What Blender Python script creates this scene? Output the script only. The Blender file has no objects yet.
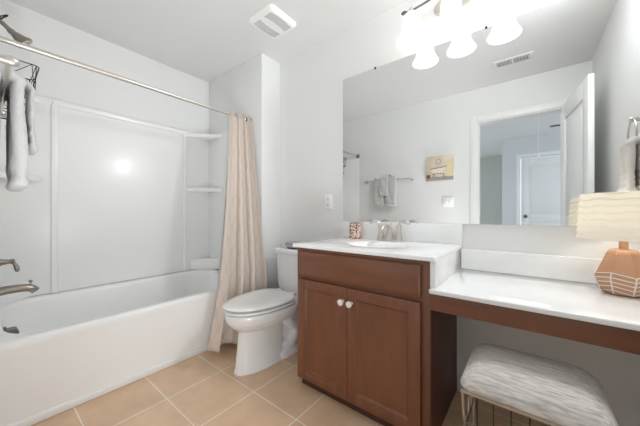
import bpy, bmesh, math, random
from mathutils import Vector, Matrix
PI = math.pi
random.seed(7)
SC = bpy.context.scene
COL = SC.collection

# ------------------------------------------------------------------ camera
cam_d = bpy.data.cameras.new('camera'); cam = bpy.data.objects.new('camera', cam_d); COL.objects.link(cam)
cam.location = (0, 0, 1.04); cam.rotation_euler = (PI/2, 0, math.radians(38.2))
cam_d.sensor_width = 36; cam_d.lens = 15.0; cam_d.clip_start = 0.01
SC.camera = cam
# ------------------------------------------------------------------ world, lights, exposure
wd = bpy.data.worlds.new('daylight'); SC.world = wd; wd.use_nodes = True
bg = wd.node_tree.nodes['Background']; bg.inputs[0].default_value = (0.80, 0.90, 1.0, 1); bg.inputs[1].default_value = 2.0
G = dict(world=1.7, hall=3, flash=60, right=15, bulb=0.03, door=2.5)   # light levels
bg.inputs[1].default_value = G['world']
BULB_W = G['bulb']
SHADE_EMIT = 0.45
def area_light(name, loc, aim, sx, sy, watts, col, spread=180):
    d = bpy.data.lights.new(name, 'AREA'); d.shape = 'RECTANGLE'; d.size = sx; d.size_y = sy; d.energy = watts; d.color = col; d.spread = math.radians(spread)
    o = bpy.data.objects.new(name, d); COL.objects.link(o); o.location = loc
    o.rotation_euler = Vector(aim).to_track_quat('-Z', 'Y').to_euler(); return o
COOL = (0.92, 0.965, 1)
area_light('hall_fill', (-0.15, -0.75, 2.425), (0, 0.62, -0.79), 0.7, 0.35, G['hall'], COOL)  # added lamp, out of view, tilted to send light through the doorway
area_light('doorway_fill', (0.12, -0.03, 0.44), (-1, 0.42, 0.04), 0.35, 0.74, G['door'], COOL, 100)  # unseen fill added low in the doorway to lift the tub apron
area_light('high_fill_right', (0.30, 1.55, 2.335), (-0.9, -0.36, -0.40), 0.22, 0.22, G['right'], COOL)  # added fill high by the right wall, no fixture; brightens the tub side
# the photographer's flash, bounced off the ceiling
fl = bpy.data.lights.new('bounced_flash', 'SPOT'); fl.energy = G['flash']; fl.color = COOL; fl.spot_size = math.radians(105); fl.spot_blend = 1; fl.shadow_soft_size = 0.15
fo = bpy.data.objects.new('bounced_flash', fl); COL.objects.link(fo); fo.location = (-0.38, 0.30, 0.38)
fo.rotation_euler = (Vector((-1.55, 0.70, 2.44)) - Vector(fo.location)).to_track_quat('-Z', 'Y').to_euler()
SC.view_settings.view_transform = 'Standard'; SC.view_settings.look = 'None'
SC.view_settings.exposure = 0.06; SC.view_settings.gamma = 1.0; SC.view_settings.use_curve_mapping = False
try:
    SC.cycles.max_bounces = 16; SC.cycles.diffuse_bounces = 8; SC.cycles.glossy_bounces = 6
    SC.cycles.use_denoising = True; SC.cycles.sample_clamp_indirect = 4.0
except Exception: pass

# ------------------------------------------------------------------ materials
def lin(c):
    f = lambda v: v/12.92 if v <= .04045 else ((v+.055)/1.055)**2.4
    return tuple(f(x/255) for x in c) + (1,)
def mat(name, rgb, rough=.5, metal=0, noise=None, bump=0, bscale=60, stretch=(1,1,1), coat=0, spec=.5, sheen=0, trans=0):
    m = bpy.data.materials.new(name); m.use_nodes = True; nt = m.node_tree; N = nt.nodes; L = nt.links
    b = N['Principled BSDF']; b.inputs['Base Color'].default_value = lin(rgb); b.inputs['Roughness'].default_value = rough
    b.inputs['Metallic'].default_value = metal; b.inputs['Specular IOR Level'].default_value = spec
    b.inputs['Coat Weight'].default_value = coat; b.inputs['Coat Roughness'].default_value = .08
    b.inputs['Sheen Weight'].default_value = sheen; b.inputs['Transmission Weight'].default_value = trans
    tc = N.new('ShaderNodeTexCoord'); mp = N.new('ShaderNodeMapping'); mp.inputs['Scale'].default_value = stretch
    L.new(tc.outputs['Object'], mp.inputs['Vector'])
    nz = N.new('ShaderNodeTexNoise'); nz.inputs['Scale'].default_value = bscale; nz.inputs['Detail'].default_value = 4
    L.new(mp.outputs[0], nz.inputs['Vector'])
    if noise:
        r = N.new('ShaderNodeValToRGB'); r.color_ramp.elements[0].position = .35; r.color_ramp.elements[1].position = .65
        r.color_ramp.elements[0].color = lin(noise); r.color_ramp.elements[1].color = lin(rgb)
        L.new(nz.outputs['Fac'], r.inputs[0]); L.new(r.outputs[0], b.inputs['Base Color'])
    if bump:
        bp = N.new('ShaderNodeBump'); bp.inputs['Strength'].default_value = bump; bp.inputs['Distance'].default_value = .004
        L.new(nz.outputs['Fac'], bp.inputs['Height']); L.new(bp.outputs[0], b.inputs['Normal'])
    return m
M = {}
M['wall'] = mat('wall_paint', (234,234,233), .75, bump=.04, bscale=220)
M['ceil'] = mat('ceiling_paint', (232,232,231), .9, bump=.06, bscale=180)
M['trim'] = mat('white_trim_paint', (240,240,238), .35)
M['acryl'] = mat('white_acrylic', (246,246,245), .27, coat=.08)
M['porc'] = mat('white_porcelain', (238,238,238), .1, coat=.5)
M['marble'] = mat('white_cultured_marble', (244,244,243), .12, noise=(240,240,240), bscale=8, coat=.4)
M['wood'] = mat('brown_stained_maple', (121,74,50), .38, noise=(111,67,44), bscale=5, stretch=(5,5,.7), coat=.15)
M['wood_h'] = mat('brown_stained_maple_across', (121,74,50), .38, noise=(111,67,44), bscale=5, stretch=(.7,5,5), coat=.15)
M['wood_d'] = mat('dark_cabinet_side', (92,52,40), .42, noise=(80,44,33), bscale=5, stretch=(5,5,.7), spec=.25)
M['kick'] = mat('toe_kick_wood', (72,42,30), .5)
M['nickel'] = mat('brushed_nickel', (214,208,200), .32, .85, bump=.04, bscale=200, stretch=(1,1,12))
M['tubnickel'] = mat('aged_nickel', (160,151,140), .3, 1)
M['dnickel'] = mat('dark_nickel', (120,116,110), .3, 1)
M['chrome'] = mat('polished_chrome', (215,215,215), .08, 1)
M['wire'] = mat('dark_bronze_wire', (62,58,54), .4, .8)
M['champ'] = mat('champagne_metal', (188,172,154), .38, .4)
M['wwhite'] = mat('white_wire', (235,228,220), .4)
M['plast'] = mat('white_plastic', (250,250,249), .35)
M['slot'] = mat('dark_slot', (95,95,95), .8)
M['grille'] = mat('grey_grille_slot', (186,186,186), .8)
M['vent'] = mat('vent_metal', (232,232,230), .45)
M['towel'] = mat('grey_terry', (220,219,217), .95, noise=(198,197,195), bump=1.0, bscale=420, sheen=.4)
M['wtowel'] = mat('white_terry', (232,227,222), .95, bump=1.0, bscale=420, sheen=.3)
M['brownline'] = mat('brown_stitching', (150,120,105), .9)
M['canvas'] = mat('canvas_edge', (206,184,160), .9, bump=.2, bscale=300)
M['copper'] = mat('copper_bronze_glaze', (204,158,124), .38, .2, noise=(190,142,108), bscale=6)
M['ceramic_knob'] = mat('white_ceramic_knob', (235,225,218), .15, coat=.6)
M['hallwall'] = mat('hall_wall_paint', (216,218,219), .8)
M['hallgreen'] = mat('far_hall_wall_paint', (196,198,190), .8)
M['carpet'] = mat('hall_carpet', (170,160,148), 1, bump=.8, bscale=200)
M['tray'] = mat('grey_tin', (190,195,200), .25, .6)
M['black'] = mat('black_rubber', (40,40,42), .6)
M['hinge'] = M['nickel']

def m_mirror():
    m = mat('mirror_glass', (232,233,233), 0.0, 1); return m
M['mirror'] = m_mirror()
def m_tile():
    m = mat('beige_floor_tile', (196,150,108), .38, coat=.1); nt = m.node_tree; N = nt.nodes; L = nt.links; b = N['Principled BSDF']
    tc = N.new('ShaderNodeTexCoord'); mp = N.new('ShaderNodeMapping'); P = .336
    mp.inputs['Location'].default_value = (1.261/P + 20, -.98/P + 20, 0); mp.inputs['Scale'].default_value = (1/P, 1/P, 1)
    L.new(tc.outputs['Object'], mp.inputs[0])
    br = N.new('ShaderNodeTexBrick'); br.offset = 0; br.squash = 1
    br.inputs['Scale'].default_value = 1; br.inputs['Brick Width'].default_value = 1; br.inputs['Row Height'].default_value = 1
    br.inputs['Mortar Size'].default_value = .0085; br.inputs['Mortar Smooth'].default_value = .1
    br.inputs['Color1'].default_value = lin((222,191,160)); br.inputs['Color2'].default_value = lin((214,182,150)); br.inputs['Mortar'].default_value = lin((240,232,220))
    L.new(mp.outputs[0], br.inputs['Vector'])
    nz = N.new('ShaderNodeTexNoise'); nz.inputs['Scale'].default_value = 7; nz.inputs['Detail'].default_value = 6; L.new(tc.outputs['Object'], nz.inputs[0])
    r = N.new('ShaderNodeValToRGB'); r.color_ramp.elements[0].color = (.86,.85,.84,1); r.color_ramp.elements[1].color = (1.08,1.08,1.08,1)
    r.color_ramp.elements[0].position = .3; r.color_ramp.elements[1].position = .7
    L.new(nz.outputs['Fac'], r.inputs[0])
    mx = N.new('ShaderNodeMix'); mx.data_type = 'RGBA'; mx.blend_type = 'MULTIPLY'; mx.inputs['Factor'].default_value = .8
    L.new(br.outputs['Color'], mx.inputs[6]); L.new(r.outputs[0], mx.inputs[7]); L.new(mx.outputs[2], b.inputs['Base Color'])
    bp = N.new('ShaderNodeBump'); bp.inputs['Strength'].default_value = .4; bp.inputs['Distance'].default_value = .003; bp.invert = True
    L.new(br.outputs['Fac'], bp.inputs['Height']); L.new(bp.outputs[0], b.inputs['Normal'])
    return m
M['tile'] = m_tile()
def m_glass_shade():
    m = bpy.data.materials.new('lit_frosted_glass'); m.use_nodes = True; nt = m.node_tree; N = nt.nodes; L = nt.links
    N.remove(N['Principled BSDF']); out = N['Material Output']
    tr = N.new('ShaderNodeBsdfTranslucent'); tr.inputs[0].default_value = (.95,.94,.92,1)
    df = N.new('ShaderNodeBsdfDiffuse'); df.inputs[0].default_value = (.95,.94,.92,1)
    nz = N.new('ShaderNodeTexNoise'); nz.inputs['Scale'].default_value = 12
    mx = N.new('ShaderNodeMixShader'); mx.inputs[0].default_value = .6; L.new(df.outputs[0], mx.inputs[1]); L.new(tr.outputs[0], mx.inputs[2])
    em = N.new('ShaderNodeEmission'); em.inputs[0].default_value = (1,.98,.95,1)
    ma = N.new('ShaderNodeMath'); ma.operation = 'MULTIPLY_ADD'; ma.inputs[1].default_value = .2; ma.inputs[2].default_value = SHADE_EMIT
    L.new(nz.outputs['Fac'], ma.inputs[0]); L.new(ma.outputs[0], em.inputs[1])
    ad = N.new('ShaderNodeAddShader'); L.new(mx.outputs[0], ad.inputs[0]); L.new(em.outputs[0], ad.inputs[1]); L.new(ad.outputs[0], out.inputs[0])
    return m
M['shade'] = m_glass_shade()
def m_lampshade():
    m = bpy.data.materials.new('cream_pleated_fabric'); m.use_nodes = True; nt = m.node_tree; N = nt.nodes; L = nt.links
    N.remove(N['Principled BSDF']); out = N['Material Output']
    tr = N.new('ShaderNodeBsdfTranslucent'); df = N.new('ShaderNodeBsdfDiffuse')
    nz = N.new('ShaderNodeTexNoise'); nz.inputs['Scale'].default_value = 60; r = N.new('ShaderNodeValToRGB')
    r.color_ramp.elements[0].color = lin((250,246,236)); r.color_ramp.elements[1].color = lin((254,251,244)); L.new(nz.outputs['Fac'], r.inputs[0])
    L.new(r.outputs[0], tr.inputs[0]); L.new(r.outputs[0], df.inputs[0])
    mx = N.new('ShaderNodeMixShader'); mx.inputs[0].default_value = .35; L.new(df.outputs[0], mx.inputs[1]); L.new(tr.outputs[0], mx.inputs[2])
    L.new(mx.outputs[0], out.inputs[0]); return m
M['lampshade'] = m_lampshade()
def m_curtain(name, c1, c2):
    m = mat(name, c1, .5, sheen=.3); nt = m.node_tree; N = nt.nodes; L = nt.links; b = N['Principled BSDF']
    tc = N.new('ShaderNodeTexCoord'); mp = N.new('ShaderNodeMapping'); mp.inputs['Scale'].default_value = (18,9,1); L.new(tc.outputs['UV'], mp.inputs[0])
    sx = N.new('ShaderNodeSeparateXYZ'); L.new(mp.outputs[0], sx.inputs[0])
    def mth(op, a, bb):
        n = N.new('ShaderNodeMath'); n.operation = op
        for i, v in enumerate((a, bb)):
            if v is None: continue
            if isinstance(v, (int, float)): n.inputs[i].default_value = v
            else: L.new(v, n.inputs[i])
        return n.outputs[0]
    s1 = mth('SINE', mth('MULTIPLY', sx.outputs[0], 2*PI), None); s2 = mth('SINE', mth('MULTIPLY', sx.outputs[1], 2*PI), None)
    v = mth('ABSOLUTE', mth('ADD', s1, s2), None)
    r = N.new('ShaderNodeValToRGB'); r.color_ramp.elements[0].position = .12; r.color_ramp.elements[1].position = .3
    r.color_ramp.elements[0].color = lin(c2); r.color_ramp.elements[1].color = lin(c1); L.new(v, r.inputs[0]); L.new(r.outputs[0], b.inputs['Base Color'])
    return m
M['curtain'] = m_curtain('beige_satin_lattice', (217,204,193), (209,194,182))
M['liner'] = mat('white_vinyl_liner', (228,228,226), .4)
def m_cushion():
    m = mat('cream_grey_streaked_fabric', (206,200,194), .9); nt = m.node_tree; N = nt.nodes; L = nt.links; b = N['Principled BSDF']
    tc = N.new('ShaderNodeTexCoord'); mp = N.new('ShaderNodeMapping'); mp.inputs['Scale'].default_value = (12,120,70); mp.inputs['Rotation'].default_value = (0,0,0)
    L.new(tc.outputs['Object'], mp.inputs[0]); nz = N.new('ShaderNodeTexNoise'); nz.inputs['Scale'].default_value = 1.6; nz.inputs['Detail'].default_value = 5; nz.inputs['Distortion'].default_value = .6
    L.new(mp.outputs[0], nz.inputs['Vector']); r = N.new('ShaderNodeValToRGB')
    r.color_ramp.elements[0].position = .36; r.color_ramp.elements[1].position = .6; r.color_ramp.elements[0].color = lin((184,177,172)); r.color_ramp.elements[1].color = lin((222,217,212))
    L.new(nz.outputs['Fac'], r.inputs[0]); L.new(r.outputs[0], b.inputs['Base Color'])
    bp = N.new('ShaderNodeBump'); bp.inputs['Strength'].default_value = .5; bp.inputs['Distance'].default_value = .003; L.new(nz.outputs['Fac'], bp.inputs['Height']); L.new(bp.outputs[0], b.inputs['Normal'])
    return m
M['cushion'] = m_cushion()
def m_mosaic():
    m = mat('pink_brown_mosaic', (220,180,160), .25, coat=.5); nt = m.node_tree; N = nt.nodes; L = nt.links; b = N['Principled BSDF']
    tc = N.new('ShaderNodeTexCoord'); v = N.new('ShaderNodeTexVoronoi'); v.inputs['Scale'].default_value = 105; L.new(tc.outputs['Object'], v.inputs['Vector'])
    sp = N.new('ShaderNodeSeparateColor'); L.new(v.outputs['Color'], sp.inputs[0])
    r = N.new('ShaderNodeValToRGB'); r.color_ramp.interpolation = 'CONSTANT'
    r.color_ramp.elements[0].color = lin((128,100,90)); r.color_ramp.elements[1].position = .3; r.color_ramp.elements[1].color = lin((232,196,176))
    for p, c in ((.55,(240,214,200)),(.75,(190,150,140)),(.9,(160,130,120))):
        e = r.color_ramp.elements.new(p); e.color = lin(c)
    L.new(sp.outputs[0], r.inputs[0]); L.new(r.outputs[0], b.inputs['Base Color']); return m
M['mosaic'] = m_mosaic()
def m_art():
    # warm cream wash with a grey painted floor band
    m = mat('painted_canvas', (232,222,204), .85, noise=(222,202,176), bscale=9, bump=.15); return m
M['art'] = m_art()
M['art_grey'] = mat('painted_grey', (168,164,168), .85, noise=(150,146,150), bscale=20)
M['art_brown'] = mat('painted_brown', (128,82,62), .85)
M['art_yellow'] = mat('painted_yellow', (230,216,170), .85)
M['art_white'] = mat('painted_white', (236,228,214), .85)

# ------------------------------------------------------------------ mesh helpers (world coordinates in, local out)
def offs(o):
    v = Vector((0,0,0))
    while o is not None: v += o.location; o = o.parent
    return v
def obj(name, bm, m, parent=None, origin=None, smooth=40, bevel=0, segs=2, sub=0):
    me = bpy.data.meshes.new(name)
    org = offs(parent) if parent is not None else Vector(origin or (0,0,0))
    bmesh.ops.translate(bm, verts=bm.verts, vec=-org)
    bmesh.ops.recalc_face_normals(bm, faces=bm.faces)
    if bevel:
        es = [e for e in bm.edges if len(e.link_faces) == 2 and e.calc_face_angle(0) > math.radians(35)]
        bmesh.ops.bevel(bm, geom=es, offset=bevel, segments=segs, profile=.5, affect='EDGES', clamp_overlap=True)
    bm.to_mesh(me); bm.free()
    o = bpy.data.objects.new(name, me); COL.objects.link(o)
    if parent is not None: o.parent = parent
    else: o.location = org
    for mm in (m if isinstance(m, list) else [m]): me.materials.append(mm)
    if smooth:
        for p in me.polygons: p.use_smooth = True
        try: me.set_sharp_from_angle(angle=math.radians(smooth))
        except Exception: pass
    if sub:
        s = o.modifiers.new('subdivision', 'SUBSURF'); s.levels = sub; s.render_levels = sub
    return o
def tag(o, label, cat, group=None, kind=None):
    if label: o['label'] = label
    if cat: o['category'] = cat
    if group: o['group'] = group
    if kind: o['kind'] = kind
    return o
def thing(name, label, cat, loc, group=None):
    o = bpy.data.objects.new(name, None); COL.objects.link(o); o.location = loc; o.empty_display_size = .05
    return tag(o, label, cat, group)
def struct(o): o['kind'] = 'structure'; return o
def B(): return bmesh.new()
def box(bm, x0, x1, y0, y1, z0, z1, mi=0):
    vs = [bm.verts.new(p) for p in ((x0,y0,z0),(x1,y0,z0),(x1,y1,z0),(x0,y1,z0),(x0,y0,z1),(x1,y0,z1),(x1,y1,z1),(x0,y1,z1))]
    for f in ((3,2,1,0),(4,5,6,7),(0,1,5,4),(1,2,6,5),(2,3,7,6),(3,0,4,7)):
        fc = bm.faces.new([vs[i] for i in f]); fc.material_index = mi
    return bm
def bx(*a): return box(B(), *a)
def loft(bm, loops, cap0=True, cap1=True):
    rings = [[bm.verts.new(p) for p in lp] for lp in loops]; n = len(rings[0])
    for a, b in zip(rings, rings[1:]):
        for i in range(n): bm.faces.new((a[i], a[(i+1)%n], b[(i+1)%n], b[i]))
    if cap0: bm.faces.new(rings[0][::-1])
    if cap1: bm.faces.new(rings[-1])
    return rings
def rrect(x0, x1, y0, y1, r, z, n=8):
    pts = []
    for cx, cy, a0 in ((x1-r,y1-r,0),(x0+r,y1-r,PI/2),(x0+r,y0+r,PI),(x1-r,y0+r,1.5*PI)):
        for i in range(n+1):
            a = a0 + PI/2*i/n; pts.append((cx+r*math.cos(a), cy+r*math.sin(a), z))
    return pts
def egg(cx, yf, yb, hw, z, n=40, back=.62, p=2.0):
    # y from yf (rounded front, low y) to yb (blunter back)
    pts = []; ym = yf + (yb-yf)*back
    for i in range(n):
        a = 2*PI*i/n; c, s = math.cos(a), math.sin(a)
        pw = 2/ (p if s < 0 else 3.2)
        x = math.copysign(abs(c)**(pw), c)*hw
        y = ym + (math.copysign(abs(s)**pw, s))*((ym-yf) if s < 0 else (yb-ym))
        pts.append((cx+x, y, z))
    return pts
def lathe(bm, prof, c, n=28, axis='z', cap=True):
    # prof: (r, h) pairs; axis: direction vector
    ax = {'z':Vector((0,0,1)),'y':Vector((0,1,0)),'x':Vector((1,0,0))}[axis] if isinstance(axis, str) else Vector(axis).normalized()
    t = Vector((1,0,0)) if abs(ax.x) < .9 else Vector((0,1,0))
    u = ax.cross(t).normalized(); v = ax.cross(u); c = Vector(c); loops = []
    for r, h in prof:
        loops.append([c + ax*h + (u*math.cos(2*PI*i/n) + v*math.sin(2*PI*i/n))*max(r, 1e-4) for i in range(n)])
    loft(bm, loops, cap, cap); return bm
def tube(bm, pts, r, n=8, closed=False):
    pts = [Vector(p) for p in pts]; N = len(pts); loops = []; nrm = None
    for i in range(N):
        if closed: t = pts[(i+1)%N]-pts[i-1]
        else: t = pts[min(i+1,N-1)]-pts[max(i-1,0)]
        t.normalize()
        if nrm is None: nrm = t.orthogonal().normalized()
        else:
            nrm = nrm - t*nrm.dot(t)
            nrm = nrm.normalized() if nrm.length > 1e-6 else t.orthogonal().normalized()
        b = t.cross(nrm); rr = r[i] if isinstance(r, (list,tuple)) else r
        loops.append([pts[i] + (nrm*math.cos(2*PI*k/n) + b*math.sin(2*PI*k/n))*rr for k in range(n)])
    if closed: loops.append(loops[0]); loft(bm, loops, False, False); bmesh.ops.remove_doubles(bm, verts=bm.verts, dist=1e-6)
    else: loft(bm, loops)
    return bm
def bez(pts, n=8):
    # Catmull-Rom through the points
    P = [Vector(p) for p in pts]; out = []
    for i in range(len(P)-1):
        a, b, c, d = P[max(i-1,0)], P[i], P[i+1], P[min(i+2,len(P)-1)]
        for k in range(n):
            t = k/n; out.append(.5*((2*b)+(c-a)*t+(2*a-5*b+4*c-d)*t*t+(3*b-a-3*c+d)*t**3))
    out.append(P[-1]); return out
def ball(bm, c, r, n=16, sc=(1,1,1)):
    bmesh.ops.create_uvsphere(bm, u_segments=n, v_segments=n//2+2, radius=r, matrix=Matrix.Translation(c) @ Matrix.Diagonal((*sc,1))); return bm
def ring_pts(c, r, ax='y', n=32, tilt=0):
    c = Vector(c); out = []
    for i in range(n):
        a = 2*PI*i/n
        p = {'y':Vector((r*math.cos(a),0,r*math.sin(a))),'x':Vector((0,r*math.cos(a),r*math.sin(a))),'z':Vector((r*math.cos(a),r*math.sin(a),0))}[ax]
        if tilt: p = Matrix.Rotation(tilt, 3, 'Z') @ p
        out.append(c+p)
    return out
def dup(root, delta, label=None, group=None):
    r = root.copy(); COL.objects.link(r); r.location = root.location + Vector(delta)
    if label: r['label'] = label
    if group: r['group'] = group
    for ch in list(root.children):
        c = ch.copy(); COL.objects.link(c); c.parent = r
        for g in ch.children:
            d = g.copy(); COL.objects.link(d); d.parent = c
    return r

# ------------------------------------------------------------------ the room
YM = 1.735      # mirror wall
XR = .45        # right wall
XL = -2.705     # tub wall
YA = 1.515      # furred wall at the tub's far end
XA = -1.84      # its side
YD = -.008      # door wall
H = 2.44
struct(obj('floor', bx(XL-.1, XR+.1, YD-.12, YM+.1, -.1, 0), M['tile']))
struct(obj('floor_hall', bx(-3, 3, -5.2, YD-.12, -.1, 0), M['carpet']))
struct(obj('ceiling', bx(XL-.1, XR+.1, YD-.12, YM+.1, H, H+.1), M['ceil']))
struct(obj('ceiling_hall', bx(-2.2, 2.2, -4.5, YD-.12, H, H+.1), M['ceil']))
struct(obj('wall_back', bx(XL-.1, XR+.1, YM, YM+.1, 0, H), M['wall']))
struct(obj('wall_left', bx(XL-.1, XL, YD-.12, YM, 0, H), M['wall']))
struct(obj('wall_right', bx(XR, XR+.1, YD-.12, YM, 0, H), M['wall']))
struct(obj('wall_alcove', bx(XL, XA, YA, YM, 0, H), M['wall'], bevel=.004))
DX0, DX1, DZ = -.465, .252, 2.06
w = bx(XL, DX0, YD-.12, YD, 0, H); box(w, DX1, XR, YD-.12, YD, 0, H); box(w, DX0, DX1, YD-.12, YD, DZ, H)
struct(obj('wall_front', w, M['wall']))
# hall seen through the doorway in the mirror
HY = -2.76; HX = -.42; hd0, hd1, hdz = -.127, .635, 2.06
w = bx(HX, hd0-.012, HY-.12, HY, 0, H); box(w, hd1+.012, 2.2, HY-.12, HY, 0, H); box(w, hd0-.012, hd1+.012, HY-.12, HY, hdz+.01, H)
box(w, HX, HX+.12, -4.3, HY-.12, 0, H)
struct(obj('wall_hall', w, M['hallwall']))
struct(obj('wall_hall_far', bx(-2.2, HX, -4.42, -4.3, 0, H), M['hallgreen']))
def casing(name, x0, x1, z1, yf, sgn, wd=.07, th=.012):
    b = B(); ya, yb = sorted((yf, yf+sgn*th))
    box(b, x0-wd, x0, ya, yb, 0, z1+wd); box(b, x1, x1+wd, ya, yb, 0, z1+wd); box(b, x0, x1, ya, yb, z1, z1+wd)
    return b
b = casing('trim', DX0, DX1, DZ, YD, 1, .072, .012)
box(b, DX0, DX0+.012, YD-.12, YD, 0, DZ); box(b, DX1-.012, DX1, YD-.12, YD, 0, DZ); box(b, DX0, DX1, YD-.12, YD, DZ-.012, DZ)
t = struct(obj('trim_1', b, M['trim'], bevel=.003))
sp = bx(DX0+.012, DX0+.014, YD-.06, YD-.03, .92, 1.0); obj('strike_plate', sp, M['nickel'], t)
struct(obj('trim_2', casing('trim', hd0-.012, hd1+.012, hdz+.01, HY, 1, .06, .015), M['trim'], bevel=.003))
def panel_door(name, W, HT, T):
    # hinge at local origin, leaf towards -x, thickness in y; two recessed panels on both faces
    b = B(); st = .115
    zs = [(.20, .86), (1.0, HT-.14)]
    box(b, -W, -W+st, 0, T, 0, HT); box(b, -st, 0, 0, T, 0, HT)
    z = 0
    for z0, z1 in zs: box(b, -W+st, -st, 0, T, z, z0); z = z1
    box(b, -W+st, -st, 0, T, z, HT)
    for z0, z1 in zs:
        for y0, y1, i in ((.012, T-.012, 0), (.004, T-.004, .035)):
            box(b, -W+st+i, -st-i, y0, y1, z0+i, z1-i)
    o = obj(name, b, M['trim'], bevel=.0035); return struct(o)
d1 = panel_door('door_1', .708, 2.045, .035)
k = B()
for s, y in ((-1, 0), (1, .035)):
    lathe(k, [(.03,0),(.03,.008),(.012,.01),(.011,.035),(.027,.045),(.03,.058),(.02,.07),(0,.072)], (-.645, y, .97), 20, (0,s,0))
obj('door_knob', k, M['nickel'], d1)
hg = B()
for z in (.22, 1.02, 1.82): lathe(hg, [(.007,-.045),(.007,.045)], (.006, .04, z), 10)
obj('hinge', hg, M['hinge'], d1)
d1.location = (DX1-.016, .012, .012); d1.rotation_euler = (0, 0, math.radians(-98))
d2 = panel_door('door_2', hd1-hd0, 2.04, .035)
k = B(); lathe(k, [(.03,0),(.03,.008),(.012,.01),(.011,.035),(.027,.045),(.03,.058),(.02,.07),(0,.072)], (-(hd1-hd0)+.065, .035, .97), 20, 'y')
obj('door_knob', k, M['dnickel'], d2)
d2.location = (hd1, HY-.05, .01)
for nm, a in (('baseboard_back', (XA+.012, -1.12, YM-.012, YM, 0, .085)), ('baseboard_vanity', (-.333, XR, YM-.012, YM, 0, .085)),
              ('baseboard_right', (XR-.012, XR, .75, YM-.012, 0, .085)), ('baseboard_alcove', (XA, XA+.012, YA, YM-.012, 0, .085)),
              ('baseboard_front', (-1.9, DX0-.09, YD, YD+.012, 0, .085))):
    struct(obj(nm, bx(*a), M['trim'], bevel=.004))

# ------------------------------------------------------------------ bathtub
TX0, TX1, TY0, TY1, TZ = XL+.006, -1.922, YD+.004, YA-.004, .43
tub = thing('bathtub', 'white built-in bathtub with flat front apron below the wall surround', 'bathtub', ((TX0+TX1)/2, (TY0+TY1)/2, 0))
b = B()
def tl(i, r, z): return rrect(TX0+i, TX1-i, TY0+i, TY1-i, r, z, 8)
def ti(l, rr, nr, fr, r, z): return rrect(TX0+l, TX1-rr, TY0+nr, TY1-fr, r, z, 8)
loft(b, [tl(.002,.02,0), tl(.001,.02,.39), tl(0,.02,.415), tl(.004,.02,.425), tl(.012,.02,TZ),
         ti(.095,.050,.065,.10,.17,TZ+.001), ti(.104,.057,.072,.11,.18,TZ-.005), ti(.110,.062,.076,.118,.18,TZ-.02),
         ti(.125,.085,.085,.16,.18,.30), ti(.145,.11,.12,.26,.17,.16), ti(.17,.14,.20,.32,.15,.10), ti(.23,.20,.27,.38,.10,.085)])
for v in b.verts:
    if v.co.z > .35: v.co.z += .038*min(1, max(0, (-2.0-v.co.x)/.45))
obj('tub_shell', b, M['acryl'], tub, smooth=50)
obj('floor_strip', bx(TX1-.012, TX1+.011, TY0+.01, TY1, 0, .042), M['trim'], tub, bevel=.008)
b = B(); lathe(b, [(.042,-.01),(.042,.010),(.038,.016),(0,.018)], (-2.31, TY0+.08, .36), 24, (0,1,.1))
loft(b, [rrect(-2.345,-2.275,TY0+.085,TY0+.125,.015,.325,4), rrect(-2.345,-2.275,TY0+.085,TY0+.140,.015,.36,4), rrect(-2.34,-2.28,TY0+.085,TY0+.130,.015,.385,4)])
obj('overflow_plate', b, M['dnickel'], tub)
# ------------------------------------------------------------------ surround
sur = thing('tub_surround', 'glossy white moulded wall surround with corner shelves above the bathtub', 'shower wall', ((TX0+TX1)/2, (TY0+TY1)/2, TZ))
XS = XL+.024; SY0, SY1 = YD+.022, YA-.02; ST = 1.845; z0 = TZ+.039
b = bx(XL+.002, XS, YD+.002, YA-.002, z0, ST)
obj('back_panel', b, M['acryl'], sur, bevel=.004)
obj('end_panel', bx(XS, -1.985, SY1, YA-.002, z0, ST), M['acryl'], sur, bevel=.004)
obj('end_panel', bx(XS, -1.985, YD+.002, SY0, z0, ST), M['acryl'], sur, bevel=.004)
b = bx(XS, XS+.012, .315, 1.255, ST-.032, ST+.004); box(b, XL+.002, XS+.004, SY0, SY1, ST-.004, ST+.012)
obj('top_ledge', b, M['acryl'], sur, bevel=.006, segs=3)
for y in (.325, 1.245):
    obj('panel_rib', bx(XS, XS+.016, y-.018, y+.018, z0, ST-.03), M['acryl'], sur, bevel=.006, segs=3)
def corner_shelf(yc, sgn, z, th, name, dx=.25, dy=.25, bulge=.03):
    # corner at (XS, yc); sgn: direction of room along y
    out = []
    P0 = Vector((XS, yc+sgn*dy)); P1 = Vector((XS+dx, yc)); mid = (P0+P1)/2 + Vector((1, sgn)).normalized()*(-bulge)
    for i in range(13):
        t = i/12; p = (1-t)**2*P0 + 2*t*(1-t)*mid + t*t*P1; out.append(p)
    lp = [(XS, yc)] + [(p.x, p.y) for p in out]
    b = B(); loft(b, [[(x,y,z-th) for x,y in lp], [(x,y,z) for x,y in lp]])
    return obj(name, b, M['acryl'], sur, bevel=.006, segs=2)
for yc, s in ((SY1, -1), (SY0, 1)):
    corner_shelf(yc, s, ST-.012, .035, 'corner_shelf'); corner_shelf(yc, s, 1.295, .04, 'corner_shelf')
    corner_shelf(yc, s, .575, .575-z0, 'corner_base', .2, .2, .03)
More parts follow.
